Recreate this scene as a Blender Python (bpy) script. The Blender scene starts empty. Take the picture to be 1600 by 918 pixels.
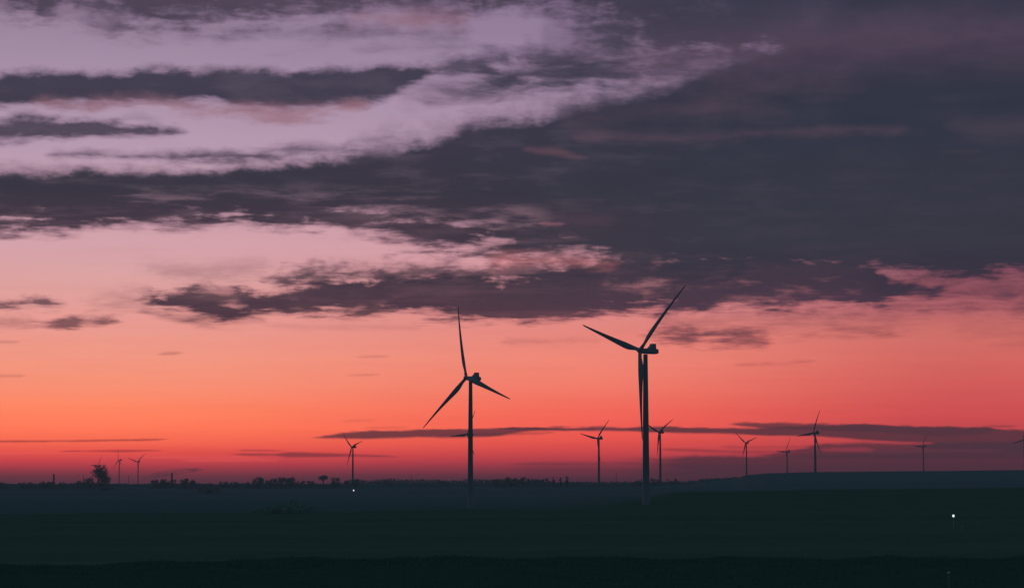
import bpy, bmesh, math, random
import numpy as np
from mathutils import Vector, Matrix

random.seed(7)
rng = np.random.default_rng(7)
S = bpy.context.scene
COL = S.collection

# ---------------------------------------------------------------- camera
F = 1600 * 85 / 36.0            # focal length in photo pixels
EYE = 14.0                      # eye height above the plain
HOR = 757.0                     # photo row of the horizon
PITCH = math.atan((HOR - 459.0) / F)
cam_d = bpy.data.cameras.new("camera")
cam = bpy.data.objects.new("camera", cam_d)
COL.objects.link(cam)
cam_d.lens = 85
cam_d.sensor_width = 36
cam_d.clip_start = 0.5
cam_d.clip_end = 60000
cam.location = (0, 0, EYE)
cam.rotation_euler = (math.pi / 2 + PITCH, 0, 0)
S.camera = cam


def ray(px, py):
    x, v = px - 800.0, 459.0 - py
    return Vector((x, F * math.cos(PITCH) - v * math.sin(PITCH), F * math.sin(PITCH) + v * math.cos(PITCH))).normalized()


def at(px, py, dist):
    """point on the sight line at horizontal distance dist (y)"""
    r = ray(px, py)
    return Vector((0, 0, EYE)) + r * (dist / r.y)


def ang(px, py):
    r = ray(px, py)
    return math.degrees(math.atan2(r.x, r.y)), math.degrees(math.asin(r.z))


def lin(c):
    return tuple((v / 255 / 12.92) if v / 255 <= 0.04045 else ((v / 255 + 0.055) / 1.055) ** 2.4 for v in c) + (1.0,)


# ---------------------------------------------------------------- node helper
class N:
    def __init__(self, tree):
        self.t = tree

    def new(self, typ, **kw):
        n = self.t.nodes.new(typ)
        for k, v in kw.items():
            setattr(n, k, v)
        return n

    def put(self, sock, v):
        if isinstance(v, bpy.types.NodeSocket):
            self.t.links.new(v, sock)
        elif v is not None:
            sock.default_value = v

    def m(self, op, a, b=None, c=None, clamp=False):
        n = self.new("ShaderNodeMath", operation=op)
        n.use_clamp = clamp
        for s, v in zip(n.inputs, (a, b, c)):
            self.put(s, v)
        return n.outputs[0]

    def comb(self, x, y, z=0.0):
        n = self.new("ShaderNodeCombineXYZ")
        for s, v in zip(n.inputs, (x, y, z)):
            self.put(s, v)
        return n.outputs[0]

    def noise(self, vec, scale, detail=6, rough=0.55, typ="FBM", norm=True, lac=2.0, dist=0.0):
        n = self.new("ShaderNodeTexNoise", noise_dimensions="3D", noise_type=typ)
        if typ == "FBM":
            n.normalize = norm
        self.put(n.inputs["Vector"], vec)
        n.inputs["Scale"].default_value = scale
        n.inputs["Detail"].default_value = detail
        n.inputs["Roughness"].default_value = rough
        n.inputs["Lacunarity"].default_value = lac
        n.inputs["Distortion"].default_value = dist
        return n.outputs[0]

    def rng(self, v, a, b, c=0.0, d=1.0, smooth=False):
        n = self.new("ShaderNodeMapRange", interpolation_type="SMOOTHSTEP" if smooth else "LINEAR", clamp=True)
        self.put(n.inputs[0], v)
        for i, q in enumerate((a, b, c, d)):
            self.put(n.inputs[1 + i], q)
        return n.outputs[0]

    def mix(self, f, a, b, blend="MIX"):
        n = self.new("ShaderNodeMix", data_type="RGBA", blend_type=blend)
        n.clamp_factor = True
        self.put(n.inputs[0], f)
        self.put(n.inputs[6], a)
        self.put(n.inputs[7], b)
        return n.outputs[2]

    def ramp(self, v, stops, interp="LINEAR"):
        n = self.new("ShaderNodeValToRGB")
        r = n.color_ramp
        r.interpolation = interp
        stops = sorted(stops)
        r.elements[0].position, r.elements[0].color = stops[0]
        r.elements[1].position, r.elements[1].color = stops[-1]
        for p, c in stops[1:-1]:
            e = r.elements.new(p)
            e.color = c
        self.put(n.inputs[0], v)
        return n.outputs[0]

    def curve(self, v, pts):
        n = self.new("ShaderNodeFloatCurve")
        cm = n.mapping
        cm.use_clip = False
        c = cm.curves[0]
        c.points[0].location = pts[0]
        c.points[-1].location = pts[-1]
        for p in pts[1:-1]:
            c.points.new(*p)
        for p in c.points:
            p.handle_type = "AUTO_CLAMPED"
        cm.update()
        self.put(n.inputs["Value"], v)
        return n.outputs[0]


# ---------------------------------------------------------------- the sky
W = bpy.data.worlds.new("World")
S.world = W
W.use_nodes = True
nt = W.node_tree
nt.nodes.clear()
n = N(nt)
tc = n.new("ShaderNodeTexCoord")
sep = n.new("ShaderNodeSeparateXYZ")
nt.links.new(tc.outputs["Generated"], sep.inputs[0])
dx, dy, dz = sep.outputs
AZ = n.m("MULTIPLY", n.m("ARCTAN2", dx, dy), 180 / math.pi)          # degrees, 0 = north
EL = n.m("MULTIPLY", n.m("ARCSINE", dz), 180 / math.pi)              # degrees above the horizon

# cloud space: clouds lie flatter the lower they stand
vert = n.m("MULTIPLY", n.m("LOGARITHM", n.m("MAXIMUM", n.m("ADD", EL, 3.0), 0.5), math.e), 20.0)
P0 = n.comb(AZ, vert, 0.0)
warp = n.new("ShaderNodeTexNoise", noise_dimensions="3D")
nt.links.new(P0, warp.inputs["Vector"])
warp.inputs["Scale"].default_value = 0.45
warp.inputs["Detail"].default_value = 4
wv = n.new("ShaderNodeVectorMath", operation="MULTIPLY_ADD")
nt.links.new(warp.outputs["Color"], wv.inputs[0])
wv.inputs[1].default_value = (0.7, 0.45, 1.0)
nt.links.new(P0, wv.inputs[2])
P = wv.outputs[0]
c5 = lambda s: n.m("SUBTRACT", s, 0.5)
n_big = c5(n.noise(P, 0.55, 8, 0.54))
n_mid = c5(n.noise(P, 1.9, 6, 0.52))
n_puff = n.m("ABSOLUTE", c5(n.noise(P, 1.2, 5, 0.5)))                 # billows
Pst = n.comb(n.m("MULTIPLY", AZ, 0.22), n.m("MULTIPLY", vert, 1.0), 3.7)
n_str = c5(n.noise(Pst, 1.1, 7, 0.62, dist=0.4))                      # long fibres
Prag = n.new("ShaderNodeVectorMath", operation="MULTIPLY")
nt.links.new(P, Prag.inputs[0])
Prag.inputs[1].default_value = (0.50, 1.35, 1.0)
n_rag = c5(n.noise(Prag.outputs[0], 1.5, 6, 0.55, dist=0.12))          # sheared rags
n_fine = c5(n.noise(Prag.outputs[0], 5.0, 5, 0.56))                    # small torn wisps
n_hole = c5(n.noise(Prag.outputs[0], 1.25, 6, 0.55, dist=0.15))
n_patch = c5(n.noise(P, 0.9, 6, 0.52, dist=0.1))
edge_n = n.m("ADD", n.m("ADD", n.m("MULTIPLY", n_big, 0.9), n.m("MULTIPLY", n_mid, 0.75)), n.m("MULTIPLY", n.m("SUBTRACT", 0.12, n_puff), 0.9))
edge_n = n.m("MULTIPLY_ADD", n_fine, 0.22, edge_n)
rag_n = n.m("ADD", n.m("ADD", n.m("MULTIPLY", n_big, 0.7), n.m("MULTIPLY", n_mid, 0.5)), n.m("MULTIPLY", n_rag, 1.3))
rag_n = n.m("MULTIPLY_ADD", n_fine, 0.32, rag_n)

X = n.m("DIVIDE", n.m("ADD", AZ, 14.0), 28.0)


def yE(y):
    return ang(800, y)[1]


def band(pts, at_, ab, soft, op=1.0, ends=True, noise_t=None, noise_b=None, taper=24, open_l=False, open_r=False):
    """a cloud bank between an upper and a lower edge, both functions of azimuth. pts: (px, top, bottom)"""
    pts = [tuple(map(float, p)) for p in pts]
    if ends:
        a, b = pts[0], pts[-1]
        if not open_l:
            mid = (a[1] + a[2]) / 2
            pts.insert(0, (a[0] - taper, mid + 9, mid - 9))
            pts.insert(0, (a[0] - taper * 2.5, mid + 45, mid - 45))
        if not open_r:
            mid = (b[1] + b[2]) / 2
            pts.append((b[0] + taper, mid + 9, mid - 9))
            pts.append((b[0] + taper * 2.5, mid + 45, mid - 45))
    top, bot = [], []
    for px, t, b in pts:
        A, Et = ang(px, t)
        Eb = ang(px, b)[1]
        x = (A + 14) / 28
        top.append((x, (Et + 2) / 20))
        bot.append((x, (Eb + 2) / 20))
    E2 = n.m("DIVIDE", n.m("ADD", EL, 2.0), 20.0)
    st = n.m("MULTIPLY", n.m("SUBTRACT", n.curve(X, top), E2), 20.0)
    sb = n.m("MULTIPLY", n.m("SUBTRACT", E2, n.curve(X, bot)), 20.0)
    st = n.m("MULTIPLY_ADD", noise_t or edge_n, at_, st)
    sb = n.m("MULTIPLY_ADD", noise_b or rag_n, ab, sb)
    s = n.m("MINIMUM", st, sb)
    soft = soft * 1.28 if 0.1 <= soft < 0.3 else soft
    return n.m("MULTIPLY", n.rng(s, -soft, soft * 1.05, smooth=True), op)


U = lambda p: p * 0.01517      # photo pixels -> degrees


def sky_stops(l):
    return [(max(0.0, min(1.0, (yE(y) + 0.5) / 14.5)), lin(c)) for y, c in l]


Et = n.m("DIVIDE", n.m("ADD", EL, 0.5), 14.5)
left = n.ramp(Et, sky_stops([(757, (78, 52, 66)), (749, (92, 54, 68)), (741, (114, 56, 70)), (731, (156, 60, 73)), (720, (196, 68, 77)),
                             (706, (226, 82, 76)), (692, (244, 102, 82)), (668, (255, 122, 90)), (640, (254, 132, 99)), (600, (246, 144, 118)),
                             (560, (240, 150, 130)), (520, (233, 152, 142)), (480, (226, 157, 152)), (440, (219, 161, 160)), (400, (213, 161, 168)),
                             (350, (206, 160, 172)), (240, (183, 154, 176)), (100, (162, 139, 164)), (0, (146, 124, 149))]))
midr = n.ramp(Et, sky_stops([(757, (64, 46, 60)), (745, (82, 50, 66)), (732, (122, 54, 70)), (718, (172, 62, 74)), (702, (206, 72, 76)),
                             (688, (226, 82, 78)), (668, (240, 92, 84)), (640, (241, 102, 90)), (600, (240, 122, 106)), (560, (238, 132, 118)),
                             (520, (228, 132, 124)), (480, (218, 136, 136)), (440, (214, 146, 150)), (400, (210, 152, 162)), (240, (180, 151, 174)),
                             (100, (154, 131, 159)), (0, (138, 116, 145))]))
right = n.ramp(Et, sky_stops([(757, (66, 48, 66)), (735, (84, 50, 68)), (712, (140, 56, 72)), (690, (178, 66, 76)), (650, (203, 76, 81)),
                              (600, (208, 90, 90)), (560, (210, 102, 98)), (520, (203, 108, 104)), (480, (174, 95, 104)), (440, (146, 83, 98)),
                              (400, (150, 90, 112)), (240, (138, 115, 145)), (0, (118, 104, 132))]))
sky = n.mix(n.rng(AZ, -10.0, 3.5, smooth=True), left, midr)
sky = n.mix(n.rng(AZ, 1.5, 11.0, smooth=True), sky, right)
# faint uneven veils in the clear sky
sky = n.mix(n.rng(n_str, -0.05, 0.25, 0.0, 0.16), sky, n.mix(1.0, sky, (0.80, 0.68, 0.72, 1), "MULTIPLY"))

covers = []
C = covers.append
# top strip
strip_gap = n.m("SUBTRACT", 1.0, n.m("MULTIPLY", n.rng(n.m("ADD", n_rag, n.m("MULTIPLY", n_patch, 0.8)), -0.06, 0.26, smooth=True), n.rng(AZ, 2.0, 5.6, 0.62, 0.05)))
C(n.m("MULTIPLY", strip_gap, band([(-200, -160, 20), (0, -160, 20), (60, -160, 26), (130, -160, 30), (200, -160, 40), (300, -160, 42), (400, -160, 36), (500, -160, 30), (600, -160, 22),
        (700, -160, 24), (800, -160, 18), (880, -160, 22), (940, -160, 30), (990, -160, 52), (1040, -160, 64), (1120, -160, 70), (1180, -160, 76), (1240, -160, 90), (1800, -160, 95)],
       0, 0.95, 0.30, 0.97, ends=False, open_r=True)))
# wisps under the top strip
C(band([(150, 30, 48), (250, 36, 52), (350, 40, 52), (420, 44, 48)], 0.6, 0.6, 0.40, 0.5))
C(band([(300, 56, 60), (420, 50, 62), (560, 46, 60), (700, 44, 56)], 1.0, 1.0, 0.35, 0.40))
C(band([(490, 46, 54), (560, 46, 56), (610, 50, 55)], 0.4, 0.4, 0.22, 0.55))
C(band([(560, 76, 79), (640, 74, 78), (760, 72, 76)], 0.2, 0.2, 0.12, 0.35))
# long dark cloud
C(band([(-200, 117, 168), (0, 116, 168), (60, 112, 166), (120, 114, 165), (200, 111, 160), (300, 108, 162), (380, 110, 168), (450, 111, 170), (500, 106, 166),
        (550, 108, 162), (590, 104, 156), (625, 102, 142), (650, 104, 131), (668, 109, 121)], 0.42, 0.34, 0.12, 0.98, open_l=True))
# its rosy under fringe
C(band([(20, 160, 172), (100, 158, 172), (200, 152, 170), (300, 156, 176), (400, 164, 182), (460, 166, 188), (520, 160, 178), (590, 150, 162)], 0.4, 0.7, 0.22, 0.0))
C(band([(695, 101, 114), (730, 94, 116), (765, 104, 116)], 0.4, 0.4, 0.13, 0.85))
C(band([(670, 136, 156), (720, 132, 162), (800, 124, 140)], 1.2, 1.2, 0.32, 0.66, noise_t=n_rag, noise_b=n_rag))
# small clouds on the left
C(band([(-200, 190, 222), (0, 188, 222), (60, 184, 220), (110, 186, 218), (170, 189, 215), (220, 197, 213), (275, 203, 209)], 0.40, 0.34, 0.11, 0.92, open_l=True))
C(band([(15, 182, 190), (40, 176, 190), (70, 182, 190)], 0.2, 0.2, 0.13, 0.75))
C(band([(195, 184, 192), (220, 180, 190), (236, 186, 190)], 0.3, 0.3, 0.16, 0.4))
C(band([(85, 240, 247), (180, 238, 248), (270, 238, 254), (330, 235, 255), (390, 237, 253), (430, 242, 248)], 0.30, 0.30, 0.11, 0.85))
C(band([(425, 231, 238), (462, 225, 241), (500, 229, 238), (545, 232, 237)], 0.26, 0.22, 0.12, 0.75))
# streaky patch in the middle top
C(band([(640, 118, 150), (720, 110, 150), (800, 100, 140), (900, 84, 126), (1000, 72, 112), (1060, 66, 100)], 1.8, 1.6, 0.6, 0.55, noise_t=n_rag, noise_b=n_rag))
C(band([(760, 84, 100), (850, 82, 94), (900, 86, 98), (980, 82, 94)], 1.0, 1.0, 0.3, 0.55))
C(band([(780, 122, 140), (850, 112, 132), (920, 108, 130), (1000, 104, 118), (1050, 94, 108)], 1.6, 1.6, 0.4, 0.80, noise_t=n_rag, noise_b=n_rag))
C(band([(860, 30, 150), (940, 16, 150), (1040, 16, 128), (1120, 20, 110), (1200, 30, 96)], 1.0, 0.6, 0.9, 0.48))
C(band([(905, 30, 58), (950, 24, 66), (1000, 30, 58)], 0.6, 0.6, 0.22, 0.70))
C(band([(1010, 38, 62), (1060, 26, 70), (1120, 34, 68), (1170, 44, 66)], 0.6, 0.6, 0.20, 0.85))
C(band([(770, 110, 119), (840, 105, 130), (920, 105, 128), (965, 112, 122)], 0.6, 0.6, 0.20, 0.70))
C(band([(770, 86, 92), (830, 84, 95), (880, 88, 94)], 0.5, 0.5, 0.18, 0.50))
C(band([(930, 16, 44), (1000, 26, 58), (1060, 26, 62), (1120, 30, 66), (1180, 30, 84)], 1.5, 1.3, 0.34, 0.80))
C(band([(900, 70, 80), (1000, 62, 76), (1080, 72, 84), (1150, 64, 90)], 1.2, 1.2, 0.4, 0.5))
# the main bank
main = band([(-200, 266, 366), (0, 266, 366), (100, 263, 362), (200, 263, 359), (300, 264, 358), (380, 260, 357), (450, 251, 356), (500, 247, 354), (550, 243, 357),
             (600, 236, 364), (650, 229, 376), (690, 218, 386), (720, 203, 390), (760, 194, 393), (800, 188, 398), (850, 181, 394), (900, 172, 398), (950, 160, 405),
             (1000, 148, 411), (1050, 132, 413), (1100, 110, 413), (1150, 94, 414), (1200, 80, 412), (1250, 60, 412), (1310, 20, 415), (1380, -60, 422), (1440, -120, 430), (1490, -160, 433),
             (1550, -160, 430), (1600, -160, 427), (1900, -160, 420)],
            0.42, 0.62, 0.17, 1.0, ends=False)
# the thin, fraying upper margin of the bank
C(band([(560, 226, 250), (680, 204, 232), (800, 172, 206), (900, 152, 192), (1000, 128, 172), (1100, 88, 136), (1180, 64, 116)], 0.9, 0.3, 0.42, 0.62))
# breaks along its lower side
hole = n.m("MULTIPLY", band([(-100, 334, 352), (60, 330, 352), (250, 331, 348), (400, 328, 346), (600, 336, 354), (760, 358, 394), (900, 380, 404)], 0, 0, 0.25, 1.0),
           n.rng(n.m("ADD", n_hole, n.m("MULTIPLY", n_mid, 0.45)), 0.03, 0.24, smooth=True))
hole2 = n.m("MULTIPLY", band([(-100, 290, 345), (200, 295, 340), (500, 300, 330), (700, 310, 360), (850, 340, 380)], 0, 0, 0.5, 1.0),
            n.rng(n.m("ADD", n_hole, n.m("MULTIPLY", n_str, 0.9)), -0.05, 0.30, 0.0, 0.26, smooth=True))
C(n.m("MULTIPLY", main, n.m("SUBTRACT", n.m("SUBTRACT", 1.0, n.m("MULTIPLY", hole, 0.80)), hole2)))
# the broken bank behind the rotors
mid = band([(235, 467, 474), (262, 462, 482), (300, 455, 488), (330, 450, 500), (372, 450, 504), (410, 457, 494), (440, 450, 488), (480, 443, 488), (520, 440, 486),
        (560, 437, 487), (600, 436, 488), (660, 438, 493), (720, 432, 499), (760, 435, 503), (800, 438, 503), (850, 424, 499), (900, 416, 494), (950, 408, 490),
        (1000, 402, 489), (1050, 396, 486), (1100, 396, 488), (1150, 396, 482), (1200, 396, 482), (1250, 396, 478), (1300, 402, 472), (1350, 414, 475),
        (1400, 434, 468), (1440, 446, 461), (1465, 454, 457)], 0.75, 0.62, 0.13, 0.97)
mid_gap = n.m("MULTIPLY", n.m("MAXIMUM", band([(200, 440, 510), (330, 440, 510), (480, 470, 500), (700, 480, 505)], 0, 0, 0.4),
                              band([(960, 400, 500), (1050, 404, 500), (1200, 404, 495), (1420, 412, 490)], 0, 0, 0.3, 0.55)),
              n.rng(n.m("ADD", n_patch, n.m("MULTIPLY", n_hole, 0.7)), 0.0, 0.28, 0.0, 0.46, smooth=True))
C(n.m("MULTIPLY", mid, n.m("SUBTRACT", 1.0, mid_gap)))
C(band([(435, 426, 448), (480, 422, 444), (540, 414, 444), (620, 416, 444), (700, 414, 438), (760, 414, 438), (830, 404, 442), (900, 404, 440), (980, 400, 440), (1060, 398, 440), (1150, 400, 436)], 0.9, 0.9, 0.20, 0.86))
C(band([(560, 366, 374), (640, 372, 388), (720, 382, 398), (800, 392, 410), (900, 398, 414), (960, 404, 416)], 0.9, 1.0, 0.22, 0.80))
C(band([(230, 486, 490), (265, 487, 500), (300, 490, 503), (330, 492, 504)], 0.3, 0.3, 0.11, 0.7))
C(band([(300, 497, 506), (350, 494, 507), (400, 497, 503)], 0.25, 0.25, 0.12, 0.7))
C(band([(230, 414, 417), (300, 414, 434), (360, 410, 434), (410, 412, 420)], 0.4, 0.6, 0.3, 0.42))
C(band([(150, 470, 480), (200, 462, 482), (240, 468, 478)], 0.7, 0.7, 0.25, 0.42))
C(band([(420, 508, 511), (520, 509, 513), (640, 511, 515)], 0.2, 0.2, 0.10, 0.25))
# right of the rotors: thin dusky haze and scraps
C(band([(1380, 440, 475), (1450, 432, 474), (1520, 442, 472), (1600, 442, 472), (1800, 440, 466)], 0.7, 0.9, 0.4, 0.76, open_r=True))
C(band([(1020, 518, 530), (1055, 514, 533), (1100, 517, 530), (1150, 516, 536), (1188, 524, 542)], 0.6, 0.6, 0.15, 0.88))
C(band([(1040, 490, 520), (1200, 492, 512), (1320, 490, 510), (1440, 484, 500)], 1.0, 1.0, 0.4, 0.5))
C(band([(1300, 506, 514), (1380, 508, 516)], 0.4, 0.4, 0.2, 0.35))
C(band([(1510, 514, 522), (1560, 512, 522), (1640, 514, 526)], 0.5, 0.5, 0.22, 0.35))
C(band([(1585, 480, 492), (1620, 476, 494), (1700, 478, 494)], 0.2, 0.2, 0.12, 0.75, open_r=True))
C(band([(1555, 538, 542), (1640, 535, 543)], 0.2, 0.2, 0.1, 0.35, open_r=True))
C(band([(800, 532, 536), (925, 531, 536)], 0.25, 0.25, 0.1, 0.35))
C(band([(1160, 568, 570), (1215, 566, 570), (1265, 563, 567)], 0.15, 0.15, 0.07, 0.4))
# scraps far left
C(band([(-60, 477, 482), (5, 472, 482), (40, 467, 483), (92, 473, 482)], 0.4, 0.4, 0.10, 0.85, open_l=True))
C(band([(-60, 500, 512), (10, 500, 512), (45, 500, 510)], 0.4, 0.4, 0.13, 0.60, open_l=True))
C(band([(70, 506, 510), (110, 496, 515), (130, 499, 509), (168, 497, 508)], 0.45, 0.45, 0.10, 0.85))
C(band([(-60, 532, 535), (24, 533, 535)], 0.03, 0.03, 0.05, 0.55, open_l=True))
C(band([(-60, 586, 588), (32, 586, 588)], 0.03, 0.03, 0.05, 0.6, open_l=True))
C(band([(255, 551, 554), (275, 550, 553)], 0.06, 0.06, 0.05, 0.5))
for a, b, y in ((565, 600, 557), (550, 585, 586), (545, 580, 657), (575, 630, 668)):
    C(band([(a, y - 1, y + 1), (b, y - 1.5, y + 0.5)], 0.05, 0.05, 0.05, 0.35))
cov = None
for k in covers:
    k1 = n.m("SUBTRACT", 1.0, k)
    cov = k1 if cov is None else n.m("MULTIPLY", cov, k1)
cov = n.m("SUBTRACT", 1.0, cov)
# torn, uneven margins: the half-clear parts take up the small wisps
half = n.m("MULTIPLY", n.m("MULTIPLY", cov, n.m("SUBTRACT", 1.0, cov)), 4.0)
cov = n.m("MULTIPLY_ADD", half, n.m("ADD", n.m("MULTIPLY", n_fine, 0.22), n.m("MULTIPLY", n_rag, 0.30)), cov)
cov = n.m("MAXIMUM", n.m("MINIMUM", cov, 1.0), 0.0)

cc = n.ramp(Et, sky_stops([(757, (66, 46, 60)), (690, (84, 50, 66)), (560, (94, 56, 69)), (500, (65, 45, 63)), (460, (54, 43, 63)), (400, (58, 48, 64)), (350, (63, 49, 66)), (300, (52, 48, 64)), (200, (56, 51, 69)),
                           (130, (59, 55, 73)), (60, (68, 60, 78)), (0, (74, 62, 80))]))
ccr = n.ramp(Et, sky_stops([(757, (64, 46, 62)), (690, (80, 50, 66)), (540, (120, 68, 80)), (480, (61, 47, 69)), (440, (48, 43, 63)), (380, (50, 50, 66)), (300, (48, 50, 66)), (150, (44, 48, 65)),
                            (90, (62, 54, 74)), (50, (62, 56, 76)), (10, (52, 52, 70)), (0, (50, 52, 70))]))
cloud = n.mix(n.rng(n.m("ADD", AZ, n.m("MULTIPLY", n_big, 5.0)), -3.0, 6.0, smooth=True), cc, ccr)
# lights and darks inside the clouds
tone = n.m("ADD", n.m("MULTIPLY", n_str, 0.50), n.m("ADD", n.m("MULTIPLY", n_rag, 0.45), n.m("MULTIPLY", n_big, 0.45)))
cloud = n.mix(n.m("MULTIPLY", n.rng(tone, 0.0, 0.36, 0.0, 0.70), n.rng(AZ, 0.0, 5.0, 1.0, 0.40)), cloud, n.mix(0.22, cloud, sky))
cloud = n.mix(n.rng(tone, -0.02, -0.42, 0.0, 0.60), cloud, n.mix(1.0, cloud, (0.62, 0.68, 0.76, 1), "MULTIPLY"))
# pinker where they thin out
thin = n.mix(0.5, n.mix(1.0, sky, (0.58, 0.46, 0.60, 1), "MULTIPLY"), cloud)
body = n.mix(n.rng(cov, 0.45, 1.0, smooth=True), thin, cloud)
sky2 = n.mix(cov, sky, body)


def overlay(col, rgb, *a, **k):
    return n.mix(band(*a, **k), col, lin(rgb))


# rosy underside of the long dark cloud
sky2 = overlay(sky2, (148, 104, 118), [(60, 160, 168), (120, 157, 170), (200, 153, 166), (240, 154, 168), (300, 160, 176), (380, 166, 180), (440, 170, 190), (500, 168, 180), (560, 158, 170)], 0.35, 0.6, 0.16, 0.72)
sky2 = overlay(sky2, (150, 104, 116), [(560, 24, 34), (640, 22, 36), (720, 26, 32)], 0.4, 0.5, 0.2, 0.5)
# paler streaks on the face of the big bank
sky2 = overlay(sky2, (96, 72, 92), [(1000, 86, 130), (1100, 72, 118), (1200, 50, 100), (1300, 44, 84), (1400, 44, 72), (1600, 44, 64), (1900, 44, 60)], 0.9, 0.9, 0.75, 0.45, open_r=True)
sky2 = overlay(sky2, (92, 68, 84), [(915, 208, 220), (980, 211, 218), (1080, 213, 218), (1200, 207, 211), (1300, 201, 206), (1400, 199, 203)], 0.3, 0.3, 0.14, 0.50)
sky2 = overlay(sky2, (104, 72, 86), [(828, 231, 237), (860, 231, 242), (905, 244, 247)], 0.12, 0.12, 0.09, 0.55)
sky2 = overlay(sky2, (78, 62, 78), [(1090, 172, 180), (1160, 164, 180), (1220, 172, 180)], 0.4, 0.4, 0.26, 0.45)
sky2 = overlay(sky2, (86, 64, 80), [(900, 188, 198), (1000, 176, 190), (1100, 150, 172), (1200, 136, 146), (1320, 136, 141)], 0.8, 0.8, 0.5, 0.34)
sky2 = overlay(sky2, (72, 62, 76), [(1490, 192, 204), (1540, 186, 218), (1620, 186, 216), (1800, 186, 216)], 0.35, 0.35, 0.16, 0.50, open_r=True)
sky2 = overlay(sky2, (70, 62, 74), [(1540, 98, 112), (1600, 96, 112), (1800, 96, 112)], 0.3, 0.3, 0.25, 0.40, open_r=True)
sky2 = overlay(sky2, (72, 60, 74), [(1470, 236, 240), (1520, 234, 240)], 0.1, 0.1, 0.08, 0.35)
sky2 = overlay(sky2, (150, 98, 112), [(852, 348, 352), (872, 348, 352)], 0.1, 0.1, 0.06, 0.7)
sky2 = overlay(sky2, (92, 66, 84), [(880, 340, 352), (950, 338, 348)], 0.3, 0.3, 0.2, 0.35)
# orange gleam above the bank, right of the middle
sky2 = overlay(sky2, (214, 120, 122), [(780, 398, 420), (850, 400, 414), (950, 408, 416)], 0.6, 0.6, 0.16, 0.32, noise_t=n_rag, noise_b=n_rag)


# low streaks near the horizon: their own, redder colour
sm = n.m("MULTIPLY", n_str, 0.5)
low = lambda col, pts, op=0.9, rgb=(86, 50, 64), soft=0.035, nt_=0.12, nb_=0.05, **k: overlay(col, rgb, pts, nt_, nb_, soft, op, taper=40, **k)
bank = band([(700, 716, 790), (1030, 716, 790), (1100, 713, 790), (1180, 711, 790), (1260, 710, 790), (1360, 706, 790), (1480, 700, 790), (1900, 690, 790)], 0.16, 0.0, 0.07, ends=False)
bank = n.m("MULTIPLY", bank, n.rng(n.m("ADD", AZ, n.m("MULTIPLY", n_str, 3.0)), ang(930, 720)[0], ang(1090, 720)[0], 0.0, 0.86, smooth=True))
sky2 = n.mix(bank, sky2, lin((72, 48, 62)))
sky2 = low(sky2, [(1205, 708, 712), (1235, 703, 713), (1262, 697, 715), (1290, 693, 716), (1350, 692, 716), (1420, 693, 716), (1480, 692, 716), (1600, 690, 716), (1900, 690, 716)], 0.85, (74, 49, 63), 0.05, 0.12, 0.06, open_r=True)
sky2 = low(sky2, [(820, 731, 734), (940, 729, 736), (1050, 728, 737), (1160, 729, 734)], 0.45, (72, 48, 64), 0.10, 0.10, 0.10)
sky2 = overlay(sky2, (150, 58, 74), [(1285, 700, 703), (1330, 699, 705), (1362, 702, 704)], 0.10, 0.10, 0.05, 0.6, taper=14)
for pa in ([(225, 713, 714.5), (330, 713, 715), (400, 714, 715)], [(290, 717, 718.5), (360, 717.5, 719.5), (430, 718, 719)], [(-40, 707, 708), (60, 706, 708), (120, 706, 707)]):
    sky2 = overlay(sky2, (236, 92, 88), pa, 0.06, 0.06, 0.05, 0.45, taper=30)
sky2 = low(sky2, [(500, 682, 683), (530, 677, 684), (560, 674, 685), (620, 672, 684), (700, 670, 682), (780, 669, 680), (800, 668, 676), (860, 668, 672), (880, 668, 672)])
sky2 = low(sky2, [(690, 680, 684), (760, 677, 681), (820, 676, 678), (850, 675, 677)], 0.5)
sky2 = low(sky2, [(800, 669, 671), (850, 668, 671), (900, 667, 672), (1000, 667, 674), (1080, 667, 676), (1140, 668, 677), (1200, 667, 680), (1260, 664, 681), (1300, 664, 683), (1360, 664, 687),
                  (1400, 665, 689), (1460, 667, 692), (1520, 668, 696), (1600, 672, 700), (1900, 672, 700)], 0.92, (78, 50, 64), nt_=0.16, open_r=True)
sky2 = low(sky2, [(1150, 662, 664), (1190, 660, 668), (1230, 660, 670), (1290, 662, 672), (1400, 664, 676), (1480, 666, 680), (1540, 667, 676)], 0.85, (78, 50, 64))
sky2 = low(sky2, [(1535, 665, 667), (1570, 664, 667)], 0.6)
sky2 = low(sky2, [(1460, 692, 702), (1600, 690, 706), (1900, 690, 706)], 0.9, (72, 50, 64), open_r=True)
sky2 = low(sky2, [(-60, 688, 691), (30, 688, 691), (100, 687.5, 689.5), (180, 686.5, 688), (250, 685.5, 686.5)], 0.8, (120, 44, 56), 0.03, 0.03, open_l=True)
sky2 = low(sky2, [(105, 704, 705), (160, 703, 705), (200, 702.5, 705.5), (225, 702.5, 705), (245, 703, 704)], 0.75, (130, 44, 58), 0.03, 0.03)
sky2 = low(sky2, [(380, 702, 704), (410, 702, 704.5), (440, 703.5, 705)], 0.65, (150, 52, 66), 0.03, 0.03)
sky2 = low(sky2, [(375, 708, 710), (430, 708, 712), (455, 706, 714), (500, 707, 713.5), (560, 709.5, 713), (610, 711.5, 714)], 0.75, (112, 50, 66), 0.035, 0.05)
sky2 = low(sky2, [(1045, 701, 703), (1080, 701, 705), (1130, 703, 706), (1180, 704, 708), (1240, 704, 708)], 0.6, (110, 46, 62), 0.05, 0.06)
sky2 = low(sky2, [(1140, 697, 699), (1200, 697, 700), (1260, 696, 699)], 0.45, (120, 48, 64), 0.05, 0.06)
sky2 = low(sky2, [(810, 724, 726), (900, 722, 726), (990, 722, 725)], 0.5, (86, 50, 66), 0.05, 0.06)
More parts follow.
